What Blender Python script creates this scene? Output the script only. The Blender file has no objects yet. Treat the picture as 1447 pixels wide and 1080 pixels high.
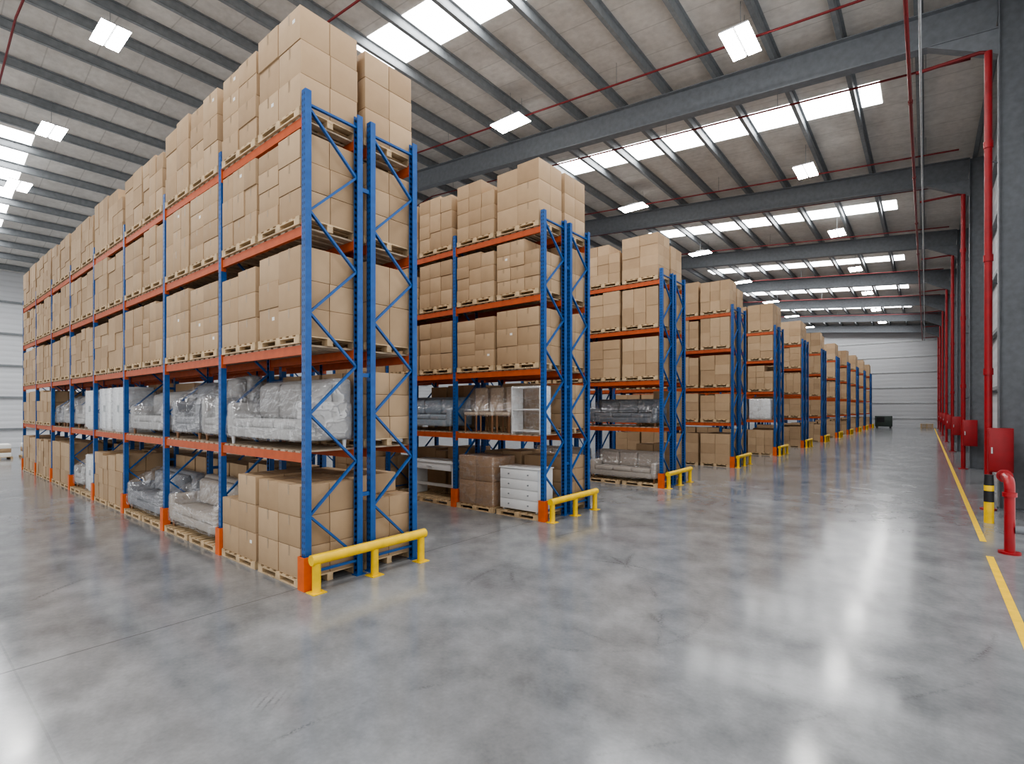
import bpy, bmesh, math, random
from mathutils import Vector, Matrix
from mathutils import noise as mnoise
random.seed(7)
S = bpy.context.scene
C = S.collection
R = math.radians

# ------------------------------------------------------------------ materials
def nd(nt, typ, ins=None, **props):
    n = nt.nodes.new(typ)
    for k, v in props.items(): setattr(n, k, v)
    for k, v in (ins or {}).items():
        if isinstance(v, bpy.types.NodeSocket): nt.links.new(v, n.inputs[k])
        else: n.inputs[k].default_value = v
    return n
def mth(nt, op, a, b=0.0, clamp=False):
    return nd(nt, 'ShaderNodeMath', {0: a, 1: b}, operation=op, use_clamp=clamp).outputs[0]
def ramp(nt, fac, stops):
    n = nd(nt, 'ShaderNodeValToRGB', {0: fac})
    cr = n.color_ramp
    while len(cr.elements) < len(stops): cr.elements.new(0.5)
    for e, (p, c) in zip(cr.elements, stops):
        e.position = p; e.color = (*c, 1) if len(c) == 3 else c
    return n.outputs[0]
def noise(nt, co, scale, detail=3, rough=.5):
    return nd(nt, 'ShaderNodeTexNoise', {'Vector': co, 'Scale': scale, 'Detail': detail, 'Roughness': rough}).outputs[0]
def mixc(nt, fac, a, b, mode='MIX'):
    n = nd(nt, 'ShaderNodeMix', None, data_type='RGBA', blend_type=mode)
    for i, v in ((0, fac), (6, a), (7, b)):
        if isinstance(v, bpy.types.NodeSocket): nt.links.new(v, n.inputs[i])
        else: n.inputs[i].default_value = v if not isinstance(v, tuple) or len(v) == 4 else (*v, 1)
    return n.outputs[2]
def new_mat(name):
    m = bpy.data.materials.new(name); m.use_nodes = True
    nt = m.node_tree; p = nt.nodes['Principled BSDF']
    co = nd(nt, 'ShaderNodeTexCoord').outputs['Object']
    return m, nt, p, co
def mat(name, col, rough=.5, metal=0, var=.12, scale=6, bump=0, emit=0):
    m, nt, p, co = new_mat(name)
    f = noise(nt, co, scale, 4)
    lo = tuple(c * (1 - var) for c in col); hi = tuple(min(1, c * (1 + var)) for c in col)
    nt.links.new(ramp(nt, f, [(.3, lo), (.7, hi)]), p.inputs['Base Color'])
    p.inputs['Roughness'].default_value = rough; p.inputs['Metallic'].default_value = metal
    if bump:
        b = nd(nt, 'ShaderNodeBump', {'Height': f, 'Strength': bump, 'Distance': .02})
        nt.links.new(b.outputs[0], p.inputs['Normal'])
    if emit:
        p.inputs['Emission Color'].default_value = (*col, 1); p.inputs['Emission Strength'].default_value = emit
    return m

M = {}
M['orange'] = mat('orange_paint', (.45, .085, .021), .5)
M['guard_orange'] = mat('guard_orange', (.68, .125, .016), .45)
M['yellow'] = mat('yellow_paint', (.84, .54, .014), .4)
M['black'] = mat('black_paint', (.015, .015, .017), .5)
M['red'] = mat('red_paint', (.32, .011, .015), .4)
M['pipe_red'] = mat('pipe_red', (.18, .014, .016), .45)
M['steel'] = mat('slate_steel', (.18, .195, .212), .5, .0)
M['purlin'] = mat('purlin_steel', (.21, .225, .235), .5, .0)
M['galv'] = mat('galvanised', (.5, .52, .53), .4, .3)
M['wood'] = mat('pallet_wood', (.50, .365, .22), .75, 0, .3, 5)
M['deck'] = mat('deck_wood', (.38, .30, .22), .8, 0, .3, 4)
M['tape'] = mat('tape', (.33, .235, .145), .3)
M['paper'] = mat('paper', (.8, .79, .75), .6, 0, .03)
M['fab_light'] = mat('fabric_light_grey', (.36, .35, .34), .9, 0, .08, 30)
M['fab_beige'] = mat('fabric_beige', (.37, .325, .28), .9, 0, .08, 30)
M['fab_dark'] = mat('fabric_dark_grey', (.10, .112, .13), .9, 0, .1, 30)
M['fab_mid'] = mat('fabric_mid_grey', (.2, .205, .22), .9, 0, .1, 30)
M['fab_blue'] = mat('fabric_blue_grey', (.27, .33, .39), .9, 0, .1, 30)
M['fab_brown'] = mat('fabric_brown', (.54, .44, .34), .9, 0, .1, 30)
M['white'] = mat('white_lacquer', (.72, .73, .73), .35, 0, .03)
M['leg_wood'] = mat('leg_wood', (.25, .13, .065), .5)
M['green'] = mat('machine_green', (.05, .07, .06), .5)
M['carton'] = mat('carton_brown', (.33, .21, .125), .6)
M['lamp'] = mat('lamp_glow', (1, .98, .95), .5, 0, .01, 6, 0, 55)
M['skylight'] = mat('skylight_glow', (.985, .99, 1), .5, 0, .01, 6, 0, 11.5)

def m_blue():
    m, nt, p, co = new_mat('blue_paint')
    f = noise(nt, co, 9, 4)
    base = ramp(nt, f, [(.3, (.009, .072, .25)), (.7, (.014, .10, .335))])
    sep = nd(nt, 'ShaderNodeSeparateXYZ', {0: co}).outputs
    x, z = sep[0], sep[2]
    a = mth(nt, 'FRACT', mth(nt, 'MULTIPLY', z, 12.0))
    slot = mth(nt, 'MULTIPLY', mth(nt, 'GREATER_THAN', a, .55), mth(nt, 'LESS_THAN', mth(nt, 'ABSOLUTE', mth(nt, 'SUBTRACT', mth(nt, 'ABSOLUTE', x), .022)), .009))
    nt.links.new(mixc(nt, slot, base, (.003, .012, .04)), p.inputs['Base Color'])
    p.inputs['Roughness'].default_value = .42
    return m
M['post'] = m_blue()
M['blue'] = mat('blue_brace', (.011, .088, .29), .42)

def m_card():
    m, nt, p, co = new_mat('cardboard')
    oi = nd(nt, 'ShaderNodeObjectInfo').outputs['Random']
    isl = nd(nt, 'ShaderNodeNewGeometry').outputs['Random Per Island']
    r = mth(nt, 'FRACT', mth(nt, 'ADD', oi, isl))
    c = ramp(nt, r, [(0, (.35, .236, .138)), (.5, (.415, .286, .17)), (1, (.48, .342, .213))])
    n1 = noise(nt, co, 5, 4)
    nt.links.new(mixc(nt, .25, c, ramp(nt, n1, [(.3, (.35, .235, .14)), (.7, (.47, .332, .205))])), p.inputs['Base Color'])
    p.inputs['Roughness'].default_value = .75
    return m
M['card'] = m_card()

def m_wrap():
    m, nt, p, co = new_mat('stretch_film')
    out = nt.nodes['Material Output']
    wc = nd(nt, 'ShaderNodeMapping', {'Vector': co, 'Scale': (.7, 1.0, 2.4), 'Rotation': (.3, .6, .2)}).outputs[0]
    n1 = noise(nt, wc, 2.4, 2, .5)
    ridge = mth(nt, 'SUBTRACT', 1.0, mth(nt, 'MULTIPLY', mth(nt, 'ABSOLUTE', mth(nt, 'SUBTRACT', n1, .5)), 12.0), True)
    wc2 = nd(nt, 'ShaderNodeMapping', {'Vector': co, 'Scale': (2.2, 1.0, .7), 'Rotation': (.2, -.5, .1)}).outputs[0]
    n2 = noise(nt, wc2, 3.2, 2, .5)
    ridge2 = mth(nt, 'SUBTRACT', 1.0, mth(nt, 'MULTIPLY', mth(nt, 'ABSOLUTE', mth(nt, 'SUBTRACT', n2, .5)), 16.0), True)
    h = mth(nt, 'ADD', mth(nt, 'MULTIPLY', ridge, .55), mth(nt, 'MULTIPLY', ridge2, .45))
    b = nd(nt, 'ShaderNodeBump', {'Height': h, 'Strength': .35, 'Distance': .04}).outputs[0]
    gl = nd(nt, 'ShaderNodeBsdfGlossy', {'Color': (1, 1, 1, 1), 'Roughness': .12, 'Normal': b}).outputs[0]
    df = nd(nt, 'ShaderNodeBsdfDiffuse', {'Color': (.8, .81, .83, 1), 'Normal': b}).outputs[0]
    tr = nd(nt, 'ShaderNodeBsdfTransparent').outputs[0]
    a = nd(nt, 'ShaderNodeMixShader', {0: .35, 1: gl, 2: df}).outputs[0]
    fac = ramp(nt, h, [(.08, (.08,) * 3), (.95, (.36,) * 3)])
    mx = nd(nt, 'ShaderNodeMixShader', {0: fac, 1: tr, 2: a}).outputs[0]
    nt.links.new(mx, out.inputs[0])
    return m
M['wrap'] = m_wrap()

def m_floor():
    m, nt, p, co = new_mat('polished_concrete')
    sx = nd(nt, 'ShaderNodeSeparateXYZ', {0: co}).outputs
    x, y = sx[0], sx[1]
    n1 = noise(nt, co, .38, 7, .64); n2 = noise(nt, co, 1.5, 8, .7); n3 = noise(nt, co, 26, 3)
    s = mth(nt, 'ADD', mth(nt, 'ADD', mth(nt, 'MULTIPLY', n1, .44), mth(nt, 'MULTIPLY', n2, .47)), mth(nt, 'MULTIPLY', n3, .09))
    base = ramp(nt, s, [(.37, (.145, .151, .157)), (.5, (.213, .219, .226)), (.62, (.285, .292, .299))])
    j1 = mth(nt, 'LESS_THAN', mth(nt, 'ABSOLUTE', mth(nt, 'ADD', x, 6.76)), .010)
    j2 = mth(nt, 'LESS_THAN', mth(nt, 'ABSOLUTE', mth(nt, 'SUBTRACT', mth(nt, 'MODULO', mth(nt, 'ADD', y, 20), 13.8), 7)), .009)
    j = mth(nt, 'MAXIMUM', j1, mth(nt, 'MULTIPLY', j2, .3))
    scuff = None
    brk = ramp(nt, noise(nt, co, 1.1, 3), [(.48, (0, 0, 0)), (.66, (1, 1, 1))])
    grain = ramp(nt, noise(nt, co, 45, 3), [(.38, (.05, .05, .05)), (.62, (1, 1, 1))])
    for cx, cy, rad, wd in ((-3.6, 5.9, 1.6, .05), (-1.5, 1.9, 2.3, .035), (-6.2, 4.2, 4.1, .05), (0.2, 9, 4.2, .06), (-2.5, 8, 3.1, .05), (-30, 26, 36.2, .03)):
        dx = mth(nt, 'SUBTRACT', x, cx); dy = mth(nt, 'SUBTRACT', y, cy)
        d = mth(nt, 'SQRT', mth(nt, 'ADD', mth(nt, 'MULTIPLY', dx, dx), mth(nt, 'MULTIPLY', dy, dy)))
        k = mth(nt, 'SUBTRACT', 1.0, mth(nt, 'DIVIDE', mth(nt, 'ABSOLUTE', mth(nt, 'SUBTRACT', d, rad)), wd), True)
        scuff = k if scuff is None else mth(nt, 'MAXIMUM', scuff, k)
    scuff = mth(nt, 'MULTIPLY', mth(nt, 'MULTIPLY', scuff, brk), grain)
    ex = mth(nt, 'ADD', x, 4.37); ey = mth(nt, 'SUBTRACT', y, 2.09)
    er = mth(nt, 'SQRT', mth(nt, 'ADD', mth(nt, 'MULTIPLY', ex, ex), mth(nt, 'MULTIPLY', ey, ey)))
    st = mth(nt, 'SINE', mth(nt, 'MULTIPLY', mth(nt, 'ADD', mth(nt, 'MULTIPLY', ex, .78), mth(nt, 'MULTIPLY', ey, .63)), 95), True)
    fade = mth(nt, 'SUBTRACT', 1.0, mth(nt, 'DIVIDE', er, .2), True)
    patch = mth(nt, 'MULTIPLY', mth(nt, 'MULTIPLY', mth(nt, 'MULTIPLY', fade, st), grain), 1.0)
    marks = mth(nt, 'MULTIPLY', mth(nt, 'MAXIMUM', scuff, patch), .6)
    c = mixc(nt, mth(nt, 'MULTIPLY', j, .6), base, (.07, .07, .072))
    c = mixc(nt, marks, c, (.05, .05, .052))
    nt.links.new(c, p.inputs['Base Color'])
    nt.links.new(mth(nt, 'ADD', .05, mth(nt, 'MULTIPLY', n2, .2)), p.inputs['Roughness'])
    p.inputs['Specular IOR Level'].default_value = .38
    b = nd(nt, 'ShaderNodeBump', {'Height': n1, 'Strength': .03, 'Distance': .03})
    nt.links.new(b.outputs[0], p.inputs['Normal'])
    return m
M['floor'] = m_floor()

def m_ribbed(name, col, axis, period, lo=.82, bump=.5, rough=.55, nz=.4):
    m, nt, p, co = new_mat(name)
    a = nd(nt, 'ShaderNodeSeparateXYZ', {0: co}).outputs[axis]
    pp = mth(nt, 'PINGPONG', a, period / 2)
    t = mth(nt, 'DIVIDE', pp, period / 2)
    n1 = noise(nt, co, 1.3, 5)
    t2 = mth(nt, 'ADD', mth(nt, 'MULTIPLY', t, 1 - nz), mth(nt, 'MULTIPLY', n1, nz))
    nt.links.new(ramp(nt, t2, [(.12, tuple(c * lo for c in col)), (.5, col)]), p.inputs['Base Color'])
    b = nd(nt, 'ShaderNodeBump', {'Height': t2, 'Strength': bump, 'Distance': .06})
    nt.links.new(b.outputs[0], p.inputs['Normal'])
    p.inputs['Roughness'].default_value = rough
    return m
M['wall'] = m_ribbed('wall_panel', (.58, .59, .605), 2, .34, .88, .3)
M['wall_far'] = m_ribbed('far_wall_panel', (.52, .53, .545), 2, .5, .92, .15)
def m_roof():
    m, nt, p, co = new_mat('roof_foil')
    sx = nd(nt, 'ShaderNodeSeparateXYZ', {0: co}).outputs
    n1 = noise(nt, co, 1.1, 6, .65); n2 = noise(nt, co, 5, 4)
    base = ramp(nt, mth(nt, 'ADD', mth(nt, 'MULTIPLY', n1, .6), mth(nt, 'MULTIPLY', n2, .4)), [(.35, (.54, .515, .48)), (.65, (.70, .675, .635))])
    e = mth(nt, 'PINGPONG', sx[1], .6)
    seam = mth(nt, 'LESS_THAN', e, .018)
    e2 = mth(nt, 'PINGPONG', sx[1], .15)
    c = mixc(nt, mth(nt, 'MULTIPLY', seam, .35), base, (.25, .235, .22))
    nt.links.new(c, p.inputs['Base Color'])
    h = mth(nt, 'ADD', mth(nt, 'MULTIPLY', n2, .8), mth(nt, 'MULTIPLY', e2, 1.2))
    b = nd(nt, 'ShaderNodeBump', {'Height': h, 'Strength': .25, 'Distance': .06})
    nt.links.new(b.outputs[0], p.inputs['Normal'])
    p.inputs['Roughness'].default_value = .6
    return m
M['roof'] = m_roof()

# ------------------------------------------------------------------ mesh builder
class MB:
    def __init__(s): s.v = []; s.f = []
    def add(s, vs, fs):
        o = len(s.v); s.v += [tuple(v) for v in vs]; s.f += [[i + o for i in f] for f in fs]
    def box(s, x0, x1, y0, y1, z0, z1):
        s.add([(x0, y0, z0), (x1, y0, z0), (x1, y1, z0), (x0, y1, z0), (x0, y0, z1), (x1, y0, z1), (x1, y1, z1), (x0, y1, z1)],
              [[3, 2, 1, 0], [4, 5, 6, 7], [0, 1, 5, 4], [1, 2, 6, 5], [2, 3, 7, 6], [3, 0, 4, 7]])
        return s
    def bar(s, p0, p1, w, h, up=(0, 0, 1)):
        p0 = Vector(p0); p1 = Vector(p1); d = (p1 - p0).normalized()
        sd = d.cross(Vector(up)).normalized(); u = sd.cross(d).normalized()
        vs = []
        for p in (p0, p1):
            for a, b in ((-1, -1), (1, -1), (1, 1), (-1, 1)): vs.append(p + sd * a * w / 2 + u * b * h / 2)
        s.add(vs, [[3, 2, 1, 0], [4, 5, 6, 7], [0, 1, 5, 4], [1, 2, 6, 5], [2, 3, 7, 6], [3, 0, 4, 7]])
        return s
    def cyl(s, p0, p1, r, n=14, r2=None):
        p0 = Vector(p0); p1 = Vector(p1); d = (p1 - p0).normalized()
        a = d.orthogonal().normalized(); b = d.cross(a); r2 = r if r2 is None else r2
        vs = []
        for p, rr in ((p0, r), (p1, r2)):
            for i in range(n):
                t = 2 * math.pi * i / n; vs.append(p + a * math.cos(t) * rr + b * math.sin(t) * rr)
        s.add(vs, [[i, (i + 1) % n, n + (i + 1) % n, n + i] for i in range(n)] + [list(range(n))[::-1], list(range(n, 2 * n))])
        return s
    def tube(s, pts, r, n=12):
        P = [Vector(p) for p in pts]; vs = []; fs = []
        ref = None
        for i, p in enumerate(P):
            d = (P[min(i + 1, len(P) - 1)] - P[max(i - 1, 0)]).normalized()
            if ref is None: ref = d.orthogonal().normalized()
            a = (ref - d * ref.dot(d)).normalized(); ref = a; b = d.cross(a)
            for k in range(n):
                t = 2 * math.pi * k / n; vs.append(p + a * math.cos(t) * r + b * math.sin(t) * r)
        for i in range(len(P) - 1):
            for k in range(n): fs.append([i * n + k, i * n + (k + 1) % n, (i + 1) * n + (k + 1) % n, (i + 1) * n + k])
        fs += [list(range(n))[::-1], list(range((len(P) - 1) * n, len(P) * n))]
        s.add(vs, fs)
        return s
    def rbox(s, x0, x1, y0, y1, z0, z1, r=.03, seg=3):
        bm = bmesh.new(); bmesh.ops.create_cube(bm, size=1)
        for v in bm.verts:
            v.co = Vector(((x0 + x1) / 2 + v.co.x * (x1 - x0), (y0 + y1) / 2 + v.co.y * (y1 - y0), (z0 + z1) / 2 + v.co.z * (z1 - z0)))
        bmesh.ops.bevel(bm, geom=bm.edges[:], offset=r, segments=seg, affect='EDGES', profile=.5)
        bm.verts.index_update()
        s.add([v.co for v in bm.verts], [[v.index for v in f.verts] for f in bm.faces]); bm.free()
        return s
    def mesh(s, name, m, smooth=True):
        me = bpy.data.meshes.new(name); me.from_pydata(s.v, [], s.f); me.update()
        if smooth:
            me.polygons.foreach_set('use_smooth', [True] * len(me.polygons))
            me.set_sharp_from_angle(angle=.7)
        me.materials.append(m)
        return me

def obj(name, me, parent=None, loc=(0, 0, 0), rot=0):
    o = bpy.data.objects.new(name, me); C.objects.link(o)
    o.location = loc; o.rotation_euler = (0, 0, rot)
    if parent: o.parent = parent
    return o
def tag(o, label, cat, group=None):
    if len(label.split()) > 16 or len(label.split()) < 4: print('LABEL LENGTH', len(label.split()), label)
    o['label'] = label; o['category'] = cat
    if group: o['group'] = group
    return o
def thing(name, label, cat, loc=(0, 0, 0), rot=0, group=None):
    return tag(obj(name, None, None, loc, rot), label, cat, group)
def struct(name, mb, m, smooth=False):
    o = obj(name, mb.mesh(name, m, smooth)); o['kind'] = 'structure'; return o
ORD = ['first', 'second', 'third', 'fourth', 'fifth', 'sixth', 'seventh', 'eighth', 'ninth', 'tenth', 'eleventh', 'twelfth',
       'thirteenth', 'fourteenth', 'fifteenth', 'sixteenth', 'seventeenth', 'eighteenth', 'nineteenth', 'twentieth',
       'twenty-first', 'twenty-second', 'twenty-third', 'twenty-fourth', 'twenty-fifth', 'twenty-sixth']

# ------------------------------------------------------------------ setting
XR, XL, XM, Y0, Y1 = 2.05, -45.0, -21.7, -10.0, 84.0
def zroof(x):
    return 13.15 + .0875 * (1.7 - x) if x > XM else 15.1975 - .174 * (XM - x)
struct('floor', MB().box(XL, XR, Y0, Y1, -.2, 0), M['floor'])
mb = MB()
for xa, xb in ((XR, XM), (XM, XL)):
    za, zb = zroof(xa), zroof(xb)
    mb.add([(xa, Y0, za), (xb, Y0, zb), (xb, Y1, zb), (xa, Y1, za), (xa, Y0, za + .12), (xb, Y0, zb + .12), (xb, Y1, zb + .12), (xa, Y1, za + .12)],
           [[0, 1, 2, 3], [7, 6, 5, 4], [0, 4, 5, 1], [1, 5, 6, 2], [2, 6, 7, 3], [3, 7, 4, 0]])
struct('ceiling', mb, M['roof'])
struct('wall_right', MB().box(XR, XR + .15, 14.5, Y1, 0, zroof(XR)), M['wall'])
struct('wall_left', MB().box(XL - .15, XL, Y0, Y1, 0, zroof(XL)), M['wall'])
mb = MB()
mb.add([(XL, Y1, 0), (XR, Y1, 0), (XR, Y1, zroof(XR)), (XM, Y1, zroof(XM)), (XL, Y1, zroof(XL)),
        (XL, Y1 + .15, 0), (XR, Y1 + .15, 0), (XR, Y1 + .15, zroof(XR)), (XM, Y1 + .15, zroof(XM)), (XL, Y1 + .15, zroof(XL))],
       [[0, 1, 2, 3, 4], [9, 8, 7, 6, 5], [0, 5, 6, 1], [1, 6, 7, 2], [2, 7, 8, 3], [3, 8, 9, 4], [4, 9, 5, 0]])
struct('wall_far', mb, M['wall_far'])
tn = 1
x = 1.6
while x > XL + .5:
    if abs(x - XM) > .3:
        z = zroof(x)
        mb = MB().box(x - .025, x + .025, Y0, Y1, z - .30, z - .02).box(x - .10, x + .025, Y0, Y1, z - .32, z - .29).box(x - .025, x + .10, Y0, Y1, z - .035, z - .005)
        struct('trim_%d' % tn, mb, M['purlin']); tn += 1
    x -= 1.75
for z in (1.2, 3.2, 5.2, 7.2, 9.2, 11.2):
    struct('trim_%d' % tn, MB().box(XR - .16, XR - .001, 14.5, Y1, z - .06, z + .06), M['purlin']); tn += 1
    if z < 11: struct('trim_%d' % tn, MB().box(XL + .001, XL + .14, Y0, 40, z - .05, z + .05), M['purlin']); tn += 1
    struct('trim_%d' % tn, MB().box(-14, XR - .2, Y1 - .08, Y1 - .001, z - .05, z + .05), M['galv']); tn += 1
wn = 1
def strip(xa, xb, yc, hw):
    global wn
    za, zb = zroof(xa) - .006, zroof(xb) - .006
    mb = MB(); mb.add([(xa, yc - hw, za), (xb, yc - hw, zb), (xb, yc + hw, zb), (xa, yc + hw, za)], [[3, 2, 1, 0]])
    struct('window_%d' % wn, mb, M['skylight']); wn += 1
for yc, hw in ((-.5, .8), (10.7, .8), (21.7, .8), (34.2, .8), (46.5, .8), (57.8, .8), (69.0, .8), (79.6, .8)):  # first row is unseen behind the camera, added to light the rack fronts
    strip(-1.2, -14.9, yc, hw)
    strip(-29, -42, yc, hw)  # left-slope strips mostly hidden by the racks, added as extra fill light
strip(-29, -42, 3.4, .65)

# portal frames
RY = [17.56 + 10.85 * k for k in range(7)]
RD = .9
for k, y in enumerate(RY):
    t = thing('steel_column', 'grey steel wall column, %s from the camera along the right wall' % ORD[k], 'column', (1.4, y, 0), 0, 'wall columns')
    zt = zroof(1.4) - .34
    obj('web', MB().box(.02, .6, -.012, .012, 0, zt).mesh('web', M['steel'], False), t)
    obj('flange', MB().box(0, .025, -.16, .16, 0, zt).mesh('flange', M['steel'], False), t)
    obj('flange', MB().box(.6, .625, -.16, .16, 0, zt).mesh('flange', M['steel'], False), t)
    obj('base_plate', MB().box(0, .64, -.24, .24, 0, .03).mesh('base_plate', M['steel'], False), t)
    t = thing('roof_rafter', 'deep grey steel roof rafter, %s from the camera' % ORD[k], 'roof beam', (1.4, y, 0), 0, 'roof rafters')
    w = MB(); f1 = MB(); f2 = MB()
    for xa, xb in ((1.4, XM), (XM, XL + .1)):
        A = Vector((xa - 1.4, 0, zroof(xa) - .34)); B = Vector((xb - 1.4, 0, zroof(xb) - .34))
        dz = Vector((0, 0, -RD / 2)); w.bar(A + dz, B + dz, .02, RD)
        f1.bar(A, B, .34, .03); f2.bar(A + dz * 2, B + dz * 2, .34, .03)
    obj('web', w.mesh('web', M['steel'], False), t)
    obj('flange', f1.mesh('flange', M['steel'], False), t); obj('flange', f2.mesh('flange', M['steel'], False), t)
    h = MB(); z = zroof(1.4) - .34 - RD
    h.add([(0, -.14, z), (-1.4, -.14, z + .12), (0, -.14, z - .65), (0, .14, z), (-1.4, .14, z + .12), (0, .14, z - .65)],
          [[0, 1, 2], [5, 4, 3], [1, 4, 5, 2], [0, 3, 4, 1], [2, 5, 3, 0]])
    obj('haunch', h.mesh('haunch', M['steel'], False), t)

# ------------------------------------------------------------------ high-bay lights
def light_meshes(along):
    L, W = 1.36, .74
    def bx(x0, x1, y0, y1, z0, z1):
        return (x0, x1, y0, y1, z0, z1) if along == 'x' else (y0, y1, x0, x1, z0, z1)
    hs = MB().box(*bx(-L / 2, L / 2, -W / 2, W / 2, .02, .06)); hs.box(*bx(-.25, .25, -.12, .12, .06, .2))
    d = [MB().box(*bx(-L / 2, L / 2, c - .165, c + .165, 0, .02)) for c in (-.205, .205)]
    return hs.mesh('housing', M['galv'], False), [q.mesh('diffuser', M['lamp'], False) for q in d]
LM = {a: light_meshes(a) for a in 'xy'}
def high_bay(x, y, z, along, label):
    t = thing('high_bay_light', label, 'ceiling light', (x, y, z), 0, 'high bay lights')
    obj('housing', LM[along][0], t)
    for q in LM[along][1]: obj('diffuser', q, t)
    obj('hanging_cable', MB().cyl((0, 0, .2), (0, 0, zroof(x) - z - .01), .008, 6).mesh('hanging_cable', M['purlin']), t)
for k in range(-1, 7):  # first fixture of each row is out of view, added to brighten the near racks
    high_bay(-3.94, 14.8 + 9.79 * k, 12.5, 'y', 'twin panel light, %s from the camera in the row above the aisle' % ORD[k + 1])
    high_bay(-12.13, 14.88 + 10.4 * k, 13.2, 'x', 'twin panel light, %s from the camera in the row above the racks' % ORD[k + 1])
for k, (x, y, z) in enumerate(((-19.6, 4.46, 14.0), (-26.3, 4.15, 13.2), (-30.8, 3.77, 12.2))):
    high_bay(x, y, z, 'x', 'twin panel light left of the nearest rack, %s of three from the top' % ORD[k])
# ------------------------------------------------------------------ sprinkler pipes
for k, y in enumerate([2.6, 8.2, 15.4, 19.6, 26.2, 30.2, 37.0, 40.5, 47.9, 52.0, 58.6, 62.6, 70.2, 74.2]):
    t = thing('sprinkler_pipe', 'thin red sprinkler pipe crossing under the roof, %s from the camera' % ORD[k], 'pipe', (0, y, 0), 0, 'sprinkler branch pipes')
    pts = [(xx, 0, zroof(xx) - .72) for xx in (1.0, XM, XL + .3)]
    obj('pipe', MB().tube(pts, .032, 10).mesh('pipe', M['pipe_red']), t)
    for xx in range(-20, 1, 4): obj('hanger_rod', MB().cyl((xx, 0, zroof(xx) - .69), (xx, 0, zroof(xx) - .003), .008, 6).mesh('hanger_rod', M['purlin']), t)
t = thing('sprinkler_main', 'long red sprinkler main running above the aisle beside the right wall', 'pipe', (-.33, 0, 11.0))
obj('pipe', MB().cyl((0, 3, 0), (0, 82, 0), .042, 14).mesh('pipe', M['pipe_red']), t)
for yy in range(6, 60, 6):
    obj('coupling', MB().cyl((0, yy - .07, 0), (0, yy + .07, 0), .058, 14).mesh('coupling', M['pipe_red']), t)
    obj('hanger_rod', MB().cyl((0, yy + 2, .04), (0, yy + 2, zroof(-.33) - 11.01), .008, 6).mesh('hanger_rod', M['purlin']), t)
t = thing('cable_conduit', 'grey conduit running above the aisle beside the red sprinkler main', 'conduit', (-.1, 0, 11.0))
obj('pipe', MB().cyl((0, 3, 0), (0, 82, 0), .028, 10).mesh('pipe', M['galv']), t)
for yy in range(9, 70, 8): obj('hanger_rod', MB().cyl((0, yy, .03), (0, yy, zroof(-.1) - 11.01), .008, 6).mesh('hanger_rod', M['purlin']), t)

# ------------------------------------------------------------------ right wall: risers, hose cabinets, bollard, standpipe
for k, y in enumerate(RY):
    yy = y - .36
    t = thing('fire_riser', 'red vertical fire riser pipe, %s from the camera along the right wall' % ORD[k], 'pipe', (1.2, yy, 0), 0, 'fire risers')
    obj('pipe', MB().cyl((0, 0, 0), (0, 0, 11.3), .076, 16).mesh('pipe', M['red']), t)
    for z in (3.4, 6.2, 9.0): obj('coupling', MB().cyl((0, 0, z - .08), (0, 0, z + .08), .095, 16).mesh('coupling', M['red']), t)
    obj('flange', MB().cyl((0, 0, 0), (0, 0, .03), .16, 16).mesh('flange', M['red']), t)
    for z in (2.9, 5.6, 8.6): obj('wall_bracket', MB().bar((.04, .04, z), (.182, .26, z), .02, .03).mesh('wall_bracket', M['steel'], False), t)
    obj('top_elbow', MB().tube([(0, 0, 11.2), (-.04, 0, 11.3), (-.16, 0, 11.34), (-1.4, 0, 11.34)], .045, 12).mesh('top_elbow', M['pipe_red']), t)
    t = thing('fire_hose_cabinet', 'red fire hose cabinet on the riser, %s from the camera along the right wall' % ORD[k], 'fire cabinet', (1.17, yy - .37, .96), 0, 'fire hose cabinets')
    obj('body', MB().rbox(0, .45, 0, .28, 0, 1.06, .015, 2).mesh('body', M['red']), t)
    d = obj('door', MB().rbox(.02, .43, -.025, -.001, .03, 1.03, .008, 2).mesh('door', M['red']), t)
    obj('handle', MB().box(.05, .08, -.05, -.026, .45, .6).mesh('handle', M['galv'], False), d)
t = thing('bollard', 'yellow bollard with black bands in front of the nearest red riser', 'bollard', (1.07, 15.2, 0))
obj('post', MB().cyl((0, 0, 0), (0, 0, .46), .085, 20).mesh('post', M['yellow']), t)
obj('black_band', MB().cyl((0, 0, .46), (0, 0, .70), .086, 20).mesh('black_band', M['black']), t)
obj('yellow_band', MB().cyl((0, 0, .70), (0, 0, .82), .085, 20).mesh('yellow_band', M['yellow']), t)
obj('cap', MB().cyl((0, 0, .82), (0, 0, 1.05), .085, 20, .075).mesh('cap', M['black']), t)
t = thing('hydrant_standpipe', 'red hydrant standpipe with a bent top and floor flange at the yellow line', 'hydrant', (1.12, 12.2, 0))
obj('pipe', MB().cyl((0, 0, 0), (0, 0, 1.12), .072, 18).mesh('pipe', M['red']), t)
ep = [(0, .16 * (1 - math.cos(a)), 1.1 + .16 * math.sin(a)) for a in [i * math.pi / 12 for i in range(7)]]
obj('elbow', MB().tube(ep + [(0, .7, 1.26)], .072, 16).mesh('elbow', M['red']), t)
obj('flange', MB().cyl((0, 0, 0), (0, 0, .035), .15, 18).mesh('flange', M['red']), t)
obj('collar', MB().cyl((0, 0, .98), (0, 0, 1.05), .098, 18).mesh('collar', M['red']), t)
obj('outlet_flange', MB().cyl((0, .69, 1.26), (0, .75, 1.26), .115, 18).mesh('outlet_flange', M['red']), t)
obj('valve', MB().cyl((.065, 0, .42), (.24, 0, .42), .07, 14).mesh('valve', M['steel']), t)
obj('valve_wheel', MB().cyl((.24, 0, .42), (.27, 0, .42), .12, 14).mesh('valve_wheel', M['steel']), t)
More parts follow.
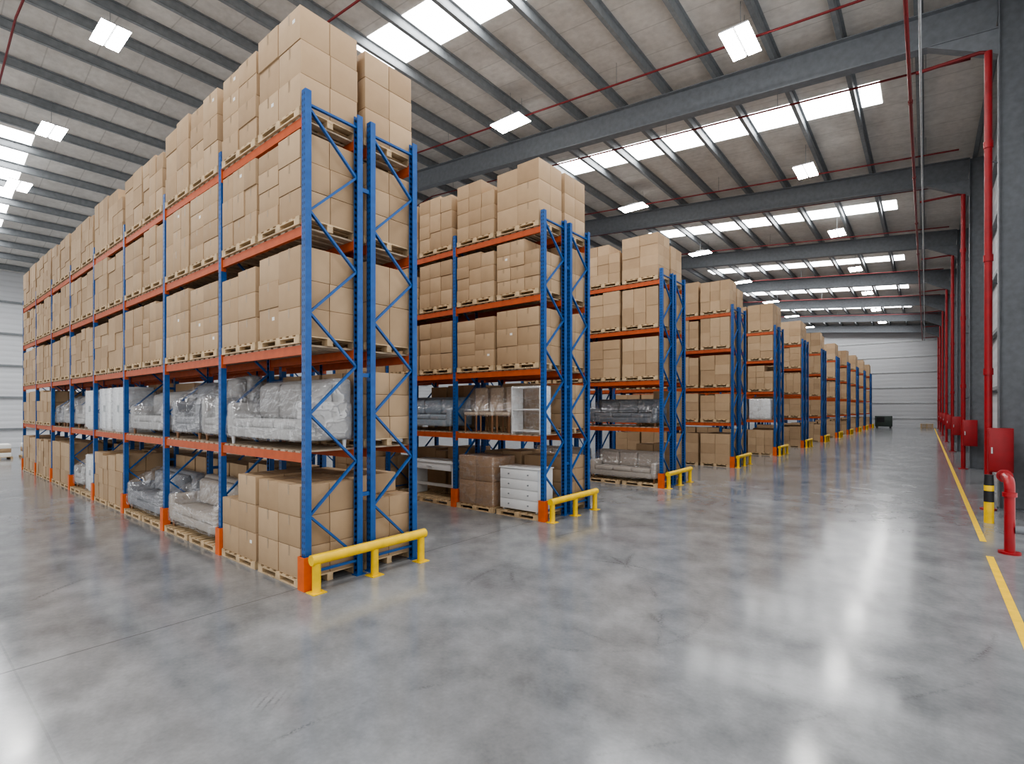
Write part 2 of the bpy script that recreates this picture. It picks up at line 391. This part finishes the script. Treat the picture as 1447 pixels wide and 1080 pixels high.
for k, (a, b) in enumerate(((2.0, 11.75), (13.0, 82.0))):
    o = obj('floor_line', MB().box(.79, .885, a, b, .001, .004).mesh('floor_line', M['yellow'], False))
    tag(o, ('near' if k == 0 else 'long far') + ' piece of the yellow painted line along the right wall', 'floor marking', 'yellow floor lines')

# ------------------------------------------------------------------ racks
BAY = 2.75
HP = 6.88
ZL = [0, 1.90, 3.40, 5.05, 6.56]
FY = [0, .825, 1.055, 1.88]
pm = MB(); pm.box(-.05, .05, -.045, -.02, 0, HP).box(-.05, -.03, -.02, .045, 0, HP).box(.03, .05, -.02, .045, 0, HP)
post_me = pm.mesh('upright_post', M['post'], False)
pm = MB(); pm.box(-.05, .05, .02, .045, 0, HP).box(-.05, -.03, -.045, .02, 0, HP).box(.03, .05, -.045, .02, 0, HP)
postb_me = pm.mesh('upright_post', M['post'], False)
bm_ = MB(); n = 9
for i in range(n):
    z0 = .3 + i * (6.35 / n); z1 = .3 + (i + 1) * (6.35 / n)
    a, b = (.04, .785) if i % 2 == 0 else (.785, .04)
    bm_.bar((0, b, z0), (0, a, z1), .03, .045, (1, 0, 0))
bm_.bar((0, .04, 6.7), (0, .785, 6.7), .03, .045, (1, 0, 0)).bar((0, .04, .22), (0, .785, .22), .03, .045, (1, 0, 0))
brace_me = bm_.mesh('frame_bracing', M['blue'], False)
b2 = MB().box(-BAY + .055, -.055, -.025, .025, -.13, 0).box(-BAY + .051, -BAY + .06, -.045, .035, -.19, .04).box(-.06, -.051, -.045, .035, -.19, .04)
beam_me = b2.mesh('beam', M['orange'], False)
dk = MB()
for i in range(12):
    xx = -.2 - i * (BAY - .4) / 11
    dk.box(xx - .065, xx + .065, -.02, .845, .0, .025)
deck_me = dk.mesh('shelf_deck', M['deck'], False)
gd = MB().box(-.085, .085, -.085, -.07, 0, .46).box(-.085, -.07, -.07, .05, 0, .46).box(.07, .085, -.07, .05, 0, .46)
guard_me = gd.mesh('column_guard', M['guard_orange'], False)
plate_me = MB().box(-.068, .068, -.068, .09, 0, .012).mesh('base_plate', M['blue'], False)
spacer_me = MB().box(-.02, .02, .87, 1.01, -.03, .03).mesh('row_spacer', M['blue'], False)

racks = [(-6.63, 3.69, 8), (-6.56, 9.21, 4), (-6.42, 15.36, 3), (-6.32, 22.55, 3), (-6.16, 29.57, 3)]
racks += [(-6.05 + .1 * i, 36.6 + 7.0 * i, 2) for i in range(7)]
RN = ['nearest'] + ORD[1:12]
eg_rail = MB().cyl((.22, -.06, .45), (.22, 1.94, .45), .072, 18).mesh('rail', M['yellow'])
def eg_post(y): return MB().cyl((.22, y, .012), (.22, y, .4), .058, 16).mesh('post', M['yellow'])
def eg_plate(y): return MB().box(.12, .32, y - .1, y + .1, 0, .012).mesh('base_plate', M['yellow'], False)
egp = [(eg_post(y), eg_plate(y)) for y in (.02, .96, 1.86)]
for r, (rx, ry, nb) in enumerate(racks):
    t = thing('pallet_rack', 'blue and orange double pallet rack, %s from the camera along the aisle' % RN[r], 'pallet rack', (rx, ry, 0), 0, 'pallet racks')
    extra = MB()
    for k in range(nb + 1):
        for fi, fy in enumerate(FY):
            obj('upright_post', post_me if fi % 2 == 0 else postb_me, t, (-BAY * k, fy, 0))
            if k == 0 or fi == 0: obj('base_plate', plate_me, t, (-BAY * k, fy, 0))
        obj('frame_bracing', brace_me, t, (-BAY * k, 0, 0)); obj('frame_bracing', brace_me, t, (-BAY * k, FY[2], 0))
        obj('column_guard', guard_me, t, (-BAY * k, 0, 0))
        for z in (1.2, 3.0, 5.8): obj('row_spacer', spacer_me, t, (-BAY * k, 0, z))
    for k in range(nb):
        for l in range(1, 5):
            for fi, fy in enumerate(FY):
                if fi >= 2 and k >= 4:
                    o = -BAY * k; extra.box(o - BAY + .055, o - .055, fy - .025, fy + .025, ZL[l] - .155, ZL[l] - .025)
                else: obj('beam', beam_me, t, (-BAY * k, fy, ZL[l] - .025))
            if r < 6:
                obj('shelf_deck', deck_me, t, (-BAY * k, 0, ZL[l] - .025))
                obj('shelf_deck', deck_me, t, (-BAY * k, FY[2], ZL[l] - .025))
    if extra.v:
        o = obj('beam', extra.mesh('beam', M['orange'], False), t); o['kind'] = 'stuff'
    g = thing('rack_end_guard', 'yellow tubular guard rail at the foot of the %s rack end' % RN[r], 'guard rail', (rx, ry, 0), 0, 'rack end guards')
    obj('rail', eg_rail, g)
    for a, b in egp: obj('post', a, g); obj('base_plate', b, g)

# ------------------------------------------------------------------ pallets and boxes
PH = .12
LW = 1.24          # load width
CX = (.712, 2.038)   # pallet centres from the bay's aisle-side upright
pl = MB()
for i in range(7):
    xx = -.615 + .05 + i * (1.13 / 6); pl.box(xx - .05, xx + .05, -.475, .475, PH - .02, PH)
for yy in (-.43, 0, .43):
    pl.box(-.615, .615, yy - .045, yy + .045, PH - .038, PH - .02)
    for xx in (-.54, 0, .54): pl.box(xx - .07, xx + .07, yy - .045, yy + .045, .02, PH - .038)
    pl.box(-.615, .615, yy - .045, yy + .045, 0, .02)
pallet_me = pl.mesh('pallet', M['wood'], False)
SHELF = ['on the floor', 'on lowest shelf', 'on second shelf', 'on third shelf', 'on top shelf']
cand = []; stuffb = MB()
def pallet(x, y, z, label):
    tag(obj('pallet', pallet_me, None, (x, y, z)), label, 'pallet', 'wooden pallets in the racks')
def layout(kind, H):
    out = []
    def col(i, nx, x0, x1, hs):
        z = 0
        for l, h in enumerate(hs):
            for j in range(2):
                out.append(((x0 + x1) / 2, -.23 + .46 * j, z, x1 - x0, .46, h, l, len(hs), i, nx, j))
            z += h
    T = H / 3; F = H / 4; D2 = H / 2
    lay = {0: [(2, [T, T, T]), (2, [T, T, T])],
           1: [(3, [T, T, T])] * 3,
           2: [(2, [D2, D2]), (2, [T, T, T])],
           3: [(2, [F * 1.5, F * 1.25, F * 1.25]), (2, [F * 1.25, F * 1.25, F * 1.5])],
           4: [(3, [D2, D2]), (3, [T, T, T]), (3, [D2, D2])],
           5: [(2, [T, T]), (2, [T, T, T])],
           6: [(2, [F, F, F, F]), (2, [F, F, F, F])],
           7: [(2, [T, T, T * .86]), (2, [T, T, T])],
           8: [(3, [F, F, F, F]), (3, [T, T, T]), (3, [T, T, T * .85])],
           9: [(2, [F, F, F, F * .9]), (2, [T, T, T])],
           10: [(3, [F, F, F, F])] * 2 + [(3, [F, F, F])]}[kind]
    for i, (nx, hs) in enumerate(lay): col(i, nx, -LW / 2 + LW / nx * i, -LW / 2 + LW / nx * (i + 1), hs)
    return out
def load(r, l, idx, back, x, y, kind=None, H=None):
    z = ZL[l] + .001
    pallet(x, y, z, 'wooden pallet under %s %sload from aisle %s of %s rack' % (ORD[idx], 'back ' if back else '', SHELF[l], RN[r]))
    if H is None: H = {0: 1.28, 1: 1.12, 2: 1.25, 3: 1.21, 4: random.choice((1.3, 1.36, 1.42) if idx < 4 else (1.18, 1.24, 1.28))}[l] - random.choice((0, 0, .03, .07))
    if kind is None: kind = random.choice((0, 1, 2, 3, 4, 6, 7, 8, 9, 6, 9, 8, 1, 10) if l != 1 else (0, 2, 3, 5, 7))
    lay = layout(kind, round(H, 2))
    sh = {}
    for (cx, cy, z0, sx, sy, sz, ly, nl, i, nx, j) in lay:
        if (i, ly) not in sh: sh[(i, ly)] = (random.uniform(-.003, .003), random.uniform(-.014, .008))
        dx, dy = sh[(i, ly)]
        px, py, pz = x + cx + dx, y + cy + dy, z + PH + z0 + .001
        if ly == 0: row = 'bottom'
        elif ly == nl - 1: row = 'top'
        else: row = 'middle' if nl == 3 else ('lower', 'upper')[ly - 1]
        colw = ('left', 'right')[i] if nx == 2 else ('left', 'centre', 'right')[i]
        vis = (j == 0 and not back) or (idx == 0 and i == nx - 1)
        lab = '%s %s%s cardboard box, %s %spallet from aisle, %s of %s rack' % (row, 'rear ' if j else '', colw, ORD[idx], 'back ' if back else '', SHELF[l], RN[r])
        d = math.sqrt(px * px + py * py + (pz - 2.5) ** 2) * (1 if vis else 1000)
        cand.append((d, px, py, pz, round(sx - .012, 3), round(sy - .009, 3), round(sz - .005, 3), lab))

special = {(0, 1, 0), (0, 1, 1), (0, 1, 2), (0, 1, 3), (0, 1, 4), (0, 1, 5), (0, 0, 1), (0, 0, 2), (0, 0, 4),
           (1, 1, 0), (1, 1, 1), (1, 0, 0), (1, 0, 1), (2, 1, 0), (2, 1, 1), (2, 0, 0), (2, 0, 1), (4, 1, 0)}
for r, (rx, ry, nb) in enumerate(racks):
    vb = {0: 8, 1: 3, 2: 2, 3: 2, 4: 2}.get(r, 1)
    for k in range(vb):
        for l in range(5):
            for hf in range(2):
                x = rx - BAY * k - CX[hf]
                if (r, l, k) not in special:
                    kd = None; H = None
                    if (r, l, k, hf) == (0, 4, 0, 0): kd, H = 0, 1.42
                    if (r, l, k, hf) == (0, 4, 0, 1): kd, H = 6, 1.36
                    if (r, l, k, hf) == (0, 0, 0, 0): kd, H = 0, 1.3
                    if (r, l, k, hf) == (0, 0, 0, 1): kd, H = 5, 1.32
                    if (r, l, k, hf) == (0, 3, 0, 0): kd, H = 9, 1.2
                    if (r, l, k, hf) == (0, 2, 0, 0): kd, H = 3, 1.25
                    load(r, l, k * 2 + hf, False, x, ry + .42, kd, H)
                if (k == 0 and hf == 0) or (r == 0 and k < 6 and l < 2) or (r == 1 and k < 2 and l < 2):
                    load(r, l, k * 2 + hf, True, x, ry + 1.475)
cand.sort(key=lambda c: c[0])
cache = {}
def box_mesh(sx, sy, sz):
    key = (sx, sy, sz)
    if key not in cache:
        b = MB().rbox(-sx / 2, sx / 2, -sy / 2, sy / 2, 0, sz, .005, 2).mesh('cardboard_box', M['card'])
        q = .022; e = .0016
        tp = MB()
        prof = [(sy / 2 - .01, sz + e), (-sy / 2 - e, sz + e), (-sy / 2 - e, sz * .66)]
        vs = []
        for s in (-q, q): vs += [(s, a, c) for a, c in prof]
        tp.add(vs, [[0, 1, 4, 3], [1, 2, 5, 4]])
        tp = tp.mesh('packing_tape', M['tape'], False)
        lx = sx * .22
        lb = MB().box(lx - .035, lx + .035, -sy / 2 - .002, -sy / 2, sz * .6, sz * .6 + .05)
        cache[key] = (b, tp, lb.mesh('shipping_label', M['paper'], False))
    return cache[key]
for i, (d, px, py, pz, sx, sy, sz, lab) in enumerate(cand):
    if i < 300:
        b, tp, lb = box_mesh(sx, sy, sz)
        o = tag(obj('cardboard_box', b, None, (px, py, pz)), lab, 'box', 'cardboard boxes on the racks')
        if i < 160:
            obj('packing_tape', tp, o)
            if random.random() < .1: obj('shipping_label', lb, o)
    else:
        stuffb.box(px - sx / 2, px + sx / 2, py - sy / 2, py + sy / 2, pz, pz + sz)
o = obj('cardboard_boxes', stuffb.mesh('cardboard_boxes', M['card'], False))
tag(o, 'remaining brown cardboard boxes stacked on pallets deeper in the racks', 'boxes'); o['kind'] = 'stuff'

# ------------------------------------------------------------------ wrapped furniture
def wrap_mesh(pts, amp=.03, seed=0, grow=.012, seat=None):
    bm = bmesh.new()
    for p in pts: bm.verts.new(p)
    res = bmesh.ops.convex_hull(bm, input=bm.verts[:])
    junk = list({g for g in res['geom_interior'] + res['geom_unused'] if isinstance(g, bmesh.types.BMVert)})
    if junk: bmesh.ops.delete(bm, geom=junk, context='VERTS')
    bmesh.ops.triangulate(bm, faces=bm.faces[:])
    for it in range(6):
        es = [e for e in bm.edges if e.calc_length() > .08]
        if not es: break
        bmesh.ops.subdivide_edges(bm, edges=es, cuts=1)
        bmesh.ops.triangulate(bm, faces=bm.faces[:])
    if seat:       # let the film sag into the seat between the arms
        w, aw, d, h = seat
        for v in bm.verts:
            s = max(0, min(1, (w / 2 - aw - abs(v.co.x)) / .12)); s = s * s * (3 - 2 * s)
            if s > 0 and v.co.y < d - .42:
                lim = .47 + max(0, v.co.y - (d - .60)) / .18 * (h - .52)
                if v.co.z > lim: v.co.z += (lim - v.co.z) * .85 * s
    for _ in range(2): bmesh.ops.smooth_vert(bm, verts=bm.verts[:], factor=.4, use_axis_x=True, use_axis_y=True, use_axis_z=True)
    bm.normal_update()
    off = Vector((seed * 3.7, seed * 1.3, seed * 2.1))
    for v in bm.verts:
        q = v.co * 2.2 + off
        k = mnoise.noise(Vector((q.x, q.y, q.z * .6))) * amp
        v.co += v.normal * (grow + k * .6)
        if v.co.z < .004: v.co.z = .004
    me = bpy.data.meshes.new('plastic_wrap'); bm.to_mesh(me); bm.free()
    me.polygons.foreach_set('use_smooth', [True] * len(me.polygons))
    me.materials.append(M['wrap'])
    return me
def corners(x0, x1, y0, y1, z0, z1): return [(a, b, c) for a in (x0, x1) for b in (y0, y1) for c in (z0, z1)]
def sofa(x, y, z, w, d, h, ns, fab, label, seed=0, rot=0, name='sofa', leg='leg_wood', cat='sofa'):
    t = thing(name, label, cat, (x, y, z), rot, 'wrapped seating')
    m = M[fab]; aw = .2 if ns > 1 else .16
    obj('base', MB().rbox(-w / 2 + .03, w / 2 - .03, .04, d - .03, .13, .3, .03).mesh('base', m), t)
    obj('backrest', MB().rbox(-w / 2 + .04, w / 2 - .04, d - .24, d - .02, .25, h, .07, 4).mesh('backrest', m), t)
    for s in (-1, 1):
        a = MB().rbox(min(s * w / 2, s * (w / 2 - aw)), max(s * w / 2, s * (w / 2 - aw)), .02, d - .02, .13, h * .66, .07, 4)
        obj('armrest', a.mesh('armrest', m), t)
    cw = (w - 2 * aw) / ns
    for i in range(ns):
        x0 = -w / 2 + aw + i * cw
        obj('seat_cushion', MB().rbox(x0 + .008, x0 + cw - .008, .03, d - .25, .29, .43, .05, 4).mesh('seat_cushion', m), t)
        obj('back_cushion', MB().rbox(x0 + .014, x0 + cw - .014, d - .40, d - .2, .42, h - .05, .08, 4).mesh('back_cushion', m), t)
    for sx in (-1, 1):
        for yy in (.1, d - .12):
            obj('leg', MB().cyl((sx * (w / 2 - .1), yy, 0), (sx * (w / 2 - .1), yy, .14), .022, 10, .035).mesh('leg', M[leg]), t)
    pts = corners(-w / 2, w / 2, .02, d, .14, h * .66) + corners(-w / 2 + .04, w / 2 - .04, d - .30, d - .02, h - .05, h)
    pts += corners(-w / 2 + .1, w / 2 - .1, -.01, d, .12, .3)
    obj('plastic_wrap', wrap_mesh(pts, .04, seed, .012, (w, aw, d, h)), t)
    return t
def cabinet(x, y, z, w, d, h, label, seed, wrap=True):
    t = thing('cabinet', label, 'cabinet', (x, y, z), 0, 'white cabinets')
    obj('body', MB().rbox(-w / 2, w / 2, 0.02, d, .05, h, .008, 2).mesh('body', M['white']), t)
    obj('plinth', MB().box(-w / 2 + .03, w / 2 - .03, .05, d - .03, 0, .05).mesh('plinth', M['white'], False), t)
    for s in (0, 1):
        x0 = -w / 2 + .01 + s * (w / 2 - .005)
        dd = obj('door', MB().rbox(x0, x0 + w / 2 - .015, 0, .019, .07, h - .02, .005, 2).mesh('door', M['white']), t)
        hx = -.04 if s == 0 else .03
        obj('handle', MB().box(hx, hx + .012, -.025, -.001, h * .45, h * .6).mesh('handle', M['galv'], False), dd)
    if wrap: obj('plastic_wrap', wrap_mesh(corners(-w / 2, w / 2, -.02, d, 0.01, h), .03, seed), t)
def chair(x, y, z, label, seed):
    t = thing('dining_chair', label, 'chair', (x, y, z), 0, 'wrapped dining chairs')
    m = M['fab_brown']
    obj('seat', MB().rbox(-.22, .22, .02, .46, .42, .5, .03, 3).mesh('seat', m), t)
    obj('backrest', MB().rbox(-.21, .21, .42, .49, .5, 1.12, .03, 3).mesh('backrest', m), t)
    for sx in (-.19, .19):
        obj('leg', MB().cyl((sx, .05, 0), (sx, .05, .43), .018, 8, .024).mesh('leg', M['leg_wood']), t)
        obj('leg', MB().cyl((sx, .45, 0), (sx, .45, .43), .018, 8, .024).mesh('leg', M['leg_wood']), t)
    obj('plastic_wrap', wrap_mesh(corners(-.24, .24, 0, .5, .4, .52) + corners(-.23, .23, .4, .5, 1.0, 1.14), .03, seed), t)
def on(r, l, k):
    rx, ry, nb = racks[r]; return rx - BAY * (k + .5), ry - .02, ZL[l] + .001
def floor_pallets(r, k):
    rx, ry, nb = racks[r]
    for hf in range(2):
        pallet(rx - BAY * k - CX[hf], ry + .41, .001, 'wooden pallet under wrapped furniture, %s from aisle on the floor of %s rack' % (ORD[k * 2 + hf], RN[r]))

X, Y, Z = on(0, 1, 0)
sofa(X + .02, Y, Z, 2.5, .86, 1.05, 3, 'fab_light', 'light grey sofa in clear plastic wrap on the lowest shelf nearest the aisle', 1, 0, 'sofa', 'white')
X, Y, Z = on(0, 1, 1)
sofa(X + .68, Y + .04, Z, 1.0, .8, 1.2, 1, 'fab_light', 'tall pale wrapped armchair just left of the wrapped light grey sofa', 2, R(-6), 'armchair', cat='armchair')
sofa(X - .5, Y + .04, Z, 1.1, .8, 1.12, 1, 'fab_mid', 'dark grey wrapped armchair on lowest shelf, second seat left of the sofa', 3, R(5), 'armchair', cat='armchair')
X, Y, Z = on(0, 1, 2)
sofa(X, Y + .02, Z, 2.3, .82, .98, 2, 'fab_light', 'pale grey wrapped two seat sofa on lowest shelf in the third bay', 4)
X, Y, Z = on(0, 1, 3)
cabinet(X + .62, Y + .06, Z, 1.05, .6, 1.12, 'white wrapped cabinet on the lowest shelf, right one in the fourth bay', 5)
cabinet(X - .62, Y + .06, Z, 1.05, .6, 1.12, 'white wrapped cabinet on the lowest shelf, left one in the fourth bay', 6)
X, Y, Z = on(0, 1, 4)
cabinet(X + .6, Y + .06, Z, 1.05, .6, 1.1, 'white wrapped cabinet on the lowest shelf in the fifth bay', 7)
sofa(X - .6, Y + .03, Z, 1.0, .8, 1.05, 1, 'fab_light', 'pale wrapped armchair on the lowest shelf in the fifth bay', 8, 0, 'armchair', cat='armchair')
X, Y, Z = on(0, 1, 5)
sofa(X + .6, Y + .03, Z, 1.0, .8, 1.0, 1, 'fab_light', 'pale wrapped armchair on the lowest shelf, right one in the sixth bay', 9, 0, 'armchair', cat='armchair')
sofa(X - .6, Y + .03, Z, 1.0, .8, 1.0, 1, 'fab_mid', 'grey wrapped armchair on the lowest shelf, left one in the sixth bay', 10, 0, 'armchair', cat='armchair')
FZ = PH + .003
X, Y, Z = on(0, 0, 1); floor_pallets(0, 1)
sofa(X, Y - .03, FZ, 2.35, .9, .98, 2, 'fab_beige', 'beige sofa in plastic wrap on pallets on the floor of the second bay', 11)
X, Y, Z = on(0, 0, 2); floor_pallets(0, 2)
sofa(X, Y - .03, FZ, 2.35, .9, .95, 2, 'fab_mid', 'dark grey sofa in plastic wrap on floor pallets in the third bay', 12)
X, Y, Z = on(0, 0, 4); floor_pallets(0, 4)
cabinet(X + .62, Y + .06, FZ, 1.0, .6, 1.05, 'white wrapped cabinet on a floor pallet in the fifth bay', 13)
sofa(X - .62, Y, FZ, 1.0, .85, 1.0, 1, 'fab_light', 'pale wrapped armchair on a floor pallet in the fifth bay', 14, 0, 'armchair', cat='armchair')
X, Y, Z = on(1, 1, 0)
for i, w in enumerate(('right', 'middle', 'left')):
    chair(X + .1 - i * .53, Y + .1, Z, 'pale brown wrapped dining chair, %s of the three on the second rack' % w, 15 + i)
t = thing('shelf_unit', 'white open shelf unit wrapped in plastic at the end of the second rack', 'shelf unit', (X + .85, Y + .05, Z))
for s in (-.42, .38): obj('side_panel', MB().rbox(s, s + .04, 0, .4, 0, 1.1, .006, 2).mesh('side_panel', M['white']), t)
for z in (.06, .55, 1.06): obj('shelf', MB().box(-.379, .379, 0, .4, z, z + .035).mesh('shelf', M['white'], False), t)
obj('plastic_wrap', wrap_mesh(corners(-.43, .43, -.01, .41, 0.01, 1.11), .03, 19), t)
X, Y, Z = on(1, 1, 1)
sofa(X, Y, Z, 2.4, .86, .9, 3, 'fab_blue', 'blue grey wrapped sofa on the lowest shelf of the second rack', 20)
X, Y, Z = on(1, 0, 0); floor_pallets(1, 0)
t = thing('wrapped_carton_stack', 'stack of brown cartons in plastic wrap beside the white chest of drawers', 'carton stack', (X - .66, Y + .0, FZ))
for i in range(2):
    for j in range(2):
        obj('carton', MB().rbox(-.56 + .565 * i, -.005 + .565 * i, 0, .86, .6 * j, .6 * j + .595, .012, 2).mesh('carton', M['carton']), t)
obj('plastic_wrap', wrap_mesh(corners(-.57, .57, -.01, .87, 0.01, 1.21), .025, 21), t)
t = thing('chest_of_drawers', 'white chest of drawers on a pallet at the second rack end', 'chest of drawers', (X + .66, Y + .02, FZ))
obj('body', MB().rbox(-.55, .55, .02, .6, .04, .98, .01, 2).mesh('body', M['white']), t)
obj('top', MB().rbox(-.57, .57, -.01, .62, .981, 1.01, .008, 2).mesh('top', M['white']), t)
for i in range(4):
    z = .05 + i * .232
    dr = obj('drawer', MB().rbox(-.545, .545, .003, .019, z, z + .218, .004, 2).mesh('drawer', M['white']), t)
    for s in (-.28, .28): obj('knob', MB().cyl((s, -.02, z + .11), (s, .002, z + .11), .016, 10).mesh('knob', M['steel']), dr)
for sx in (-.5, .46): obj('foot', MB().box(sx, sx + .04, .05, .55, 0, .04).mesh('foot', M['white'], False), t)
X, Y, Z = on(1, 0, 1); floor_pallets(1, 1)
t = thing('desk', 'white desk with a drawer on floor pallets left of the wrapped cartons', 'desk', (X + .35, Y + .05, FZ))
obj('desk_top', MB().rbox(-.9, .9, 0, .7, .92, .97, .01, 2).mesh('desk_top', M['white']), t)
for s in (-.88, .82): obj('side_panel', MB().box(s, s + .06, .03, .67, 0, .919).mesh('side_panel', M['white'], False), t)
dr = obj('drawer', MB().rbox(-.8, .8, .02, .5, .74, .915, .006, 2).mesh('drawer', M['white']), t)
obj('handle', MB().box(-.1, .1, -.01, .019, .82, .835).mesh('handle', M['galv'], False), dr)
obj('lower_rail', MB().box(-.819, .819, .3, .36, .25, .33).mesh('lower_rail', M['white'], False), t)
X, Y, Z = on(2, 1, 0); sofa(X, Y, Z, 2.45, .86, .9, 3, 'fab_dark', 'dark charcoal wrapped sofa on the lowest shelf of the third rack end', 22)
X, Y, Z = on(2, 1, 1); sofa(X, Y, Z, 2.4, .86, .9, 3, 'fab_dark', 'dark charcoal wrapped sofa deeper in on lowest shelf of third rack', 23)
X, Y, Z = on(2, 0, 0); floor_pallets(2, 0); sofa(X, Y - .02, FZ, 2.4, .88, .95, 3, 'fab_beige', 'beige wrapped sofa on floor pallets at the third rack end', 24)
X, Y, Z = on(2, 0, 1); floor_pallets(2, 1); sofa(X, Y - .02, FZ, 2.4, .88, .95, 3, 'fab_beige', 'beige wrapped sofa deeper in on floor pallets of third rack', 25)
X, Y, Z = on(4, 1, 0)
cabinet(X + .62, Y + .06, Z, 1.05, .6, 1.1, 'white wrapped cabinet at the aisle end of the fifth rack', 26)
cabinet(X - .62, Y + .06, Z, 1.05, .6, 1.1, 'white wrapped cabinet further from the aisle in the fifth rack', 27)

# ------------------------------------------------------------------ far floor goods
for i in range(5):
    tag(obj('pallet', pallet_me, None, (.1, 80.5, .001 + i * (PH + .001))), 'empty wooden pallet in the far wall stack, %s from the bottom' % ORD[i], 'pallet', 'empty pallets by the far wall')
t = thing('floor_machine', 'dark green machine cabinet standing against the far wall', 'machine', (-4.2, 81, 0))
obj('body', MB().rbox(-.9, .9, -.4, .4, .15, 1.5, .04, 2).mesh('body', M['green']), t)
obj('panel', MB().box(-.7, .1, -.42, -.401, .7, 1.35).mesh('panel', M['black'], False), t)
for s in (-.7, .7): obj('foot', MB().box(s - .1, s + .1, -.4, .4, 0, .149).mesh('foot', M['black'], False), t)
for i in range(2):
    tag(obj('pallet', pallet_me, None, (-35.4, 3.6 + 1.3 * i, .001)), 'wooden pallet on the floor by the left wall, %s one' % ('nearer' if i == 0 else 'farther'), 'pallet', 'pallets by the left wall')
    for j in range(3):
        o = obj('flat_carton', MB().rbox(-.56, .56, -.42, .42, 0, .2, .008, 2).mesh('flat_carton', M['paper' if j != 1 else 'card']), None, (-35.4, 3.6 + 1.3 * i, PH + .003 + j * .202))
        tag(o, '%s flat carton on the %s pallet by the left wall' % (('bottom white', 'middle brown', 'top white')[j], 'nearer' if i == 0 else 'farther'), 'carton', 'flat cartons by the left wall')

# ------------------------------------------------------------------ world, camera
w = bpy.data.worlds.new('World'); S.world = w; w.use_nodes = True
bg = w.node_tree.nodes['Background']; bg.inputs[0].default_value = (.99, .995, 1, 1); bg.inputs[1].default_value = 1.25
cam = bpy.data.cameras.new('Camera'); co = bpy.data.objects.new('Camera', cam); C.objects.link(co)
co.location = (0, 0, 2.5); co.rotation_euler = (R(90), 0, R(39.0))
cam.lens = 722 / 1447 * 36; cam.sensor_width = 36; cam.shift_y = 37 / 1447; cam.clip_end = 500
S.camera = co
S.view_settings.view_transform = 'AgX'
try: S.view_settings.look = 'AgX - Medium High Contrast'
except Exception as e: print(e)
S.view_settings.exposure = .22
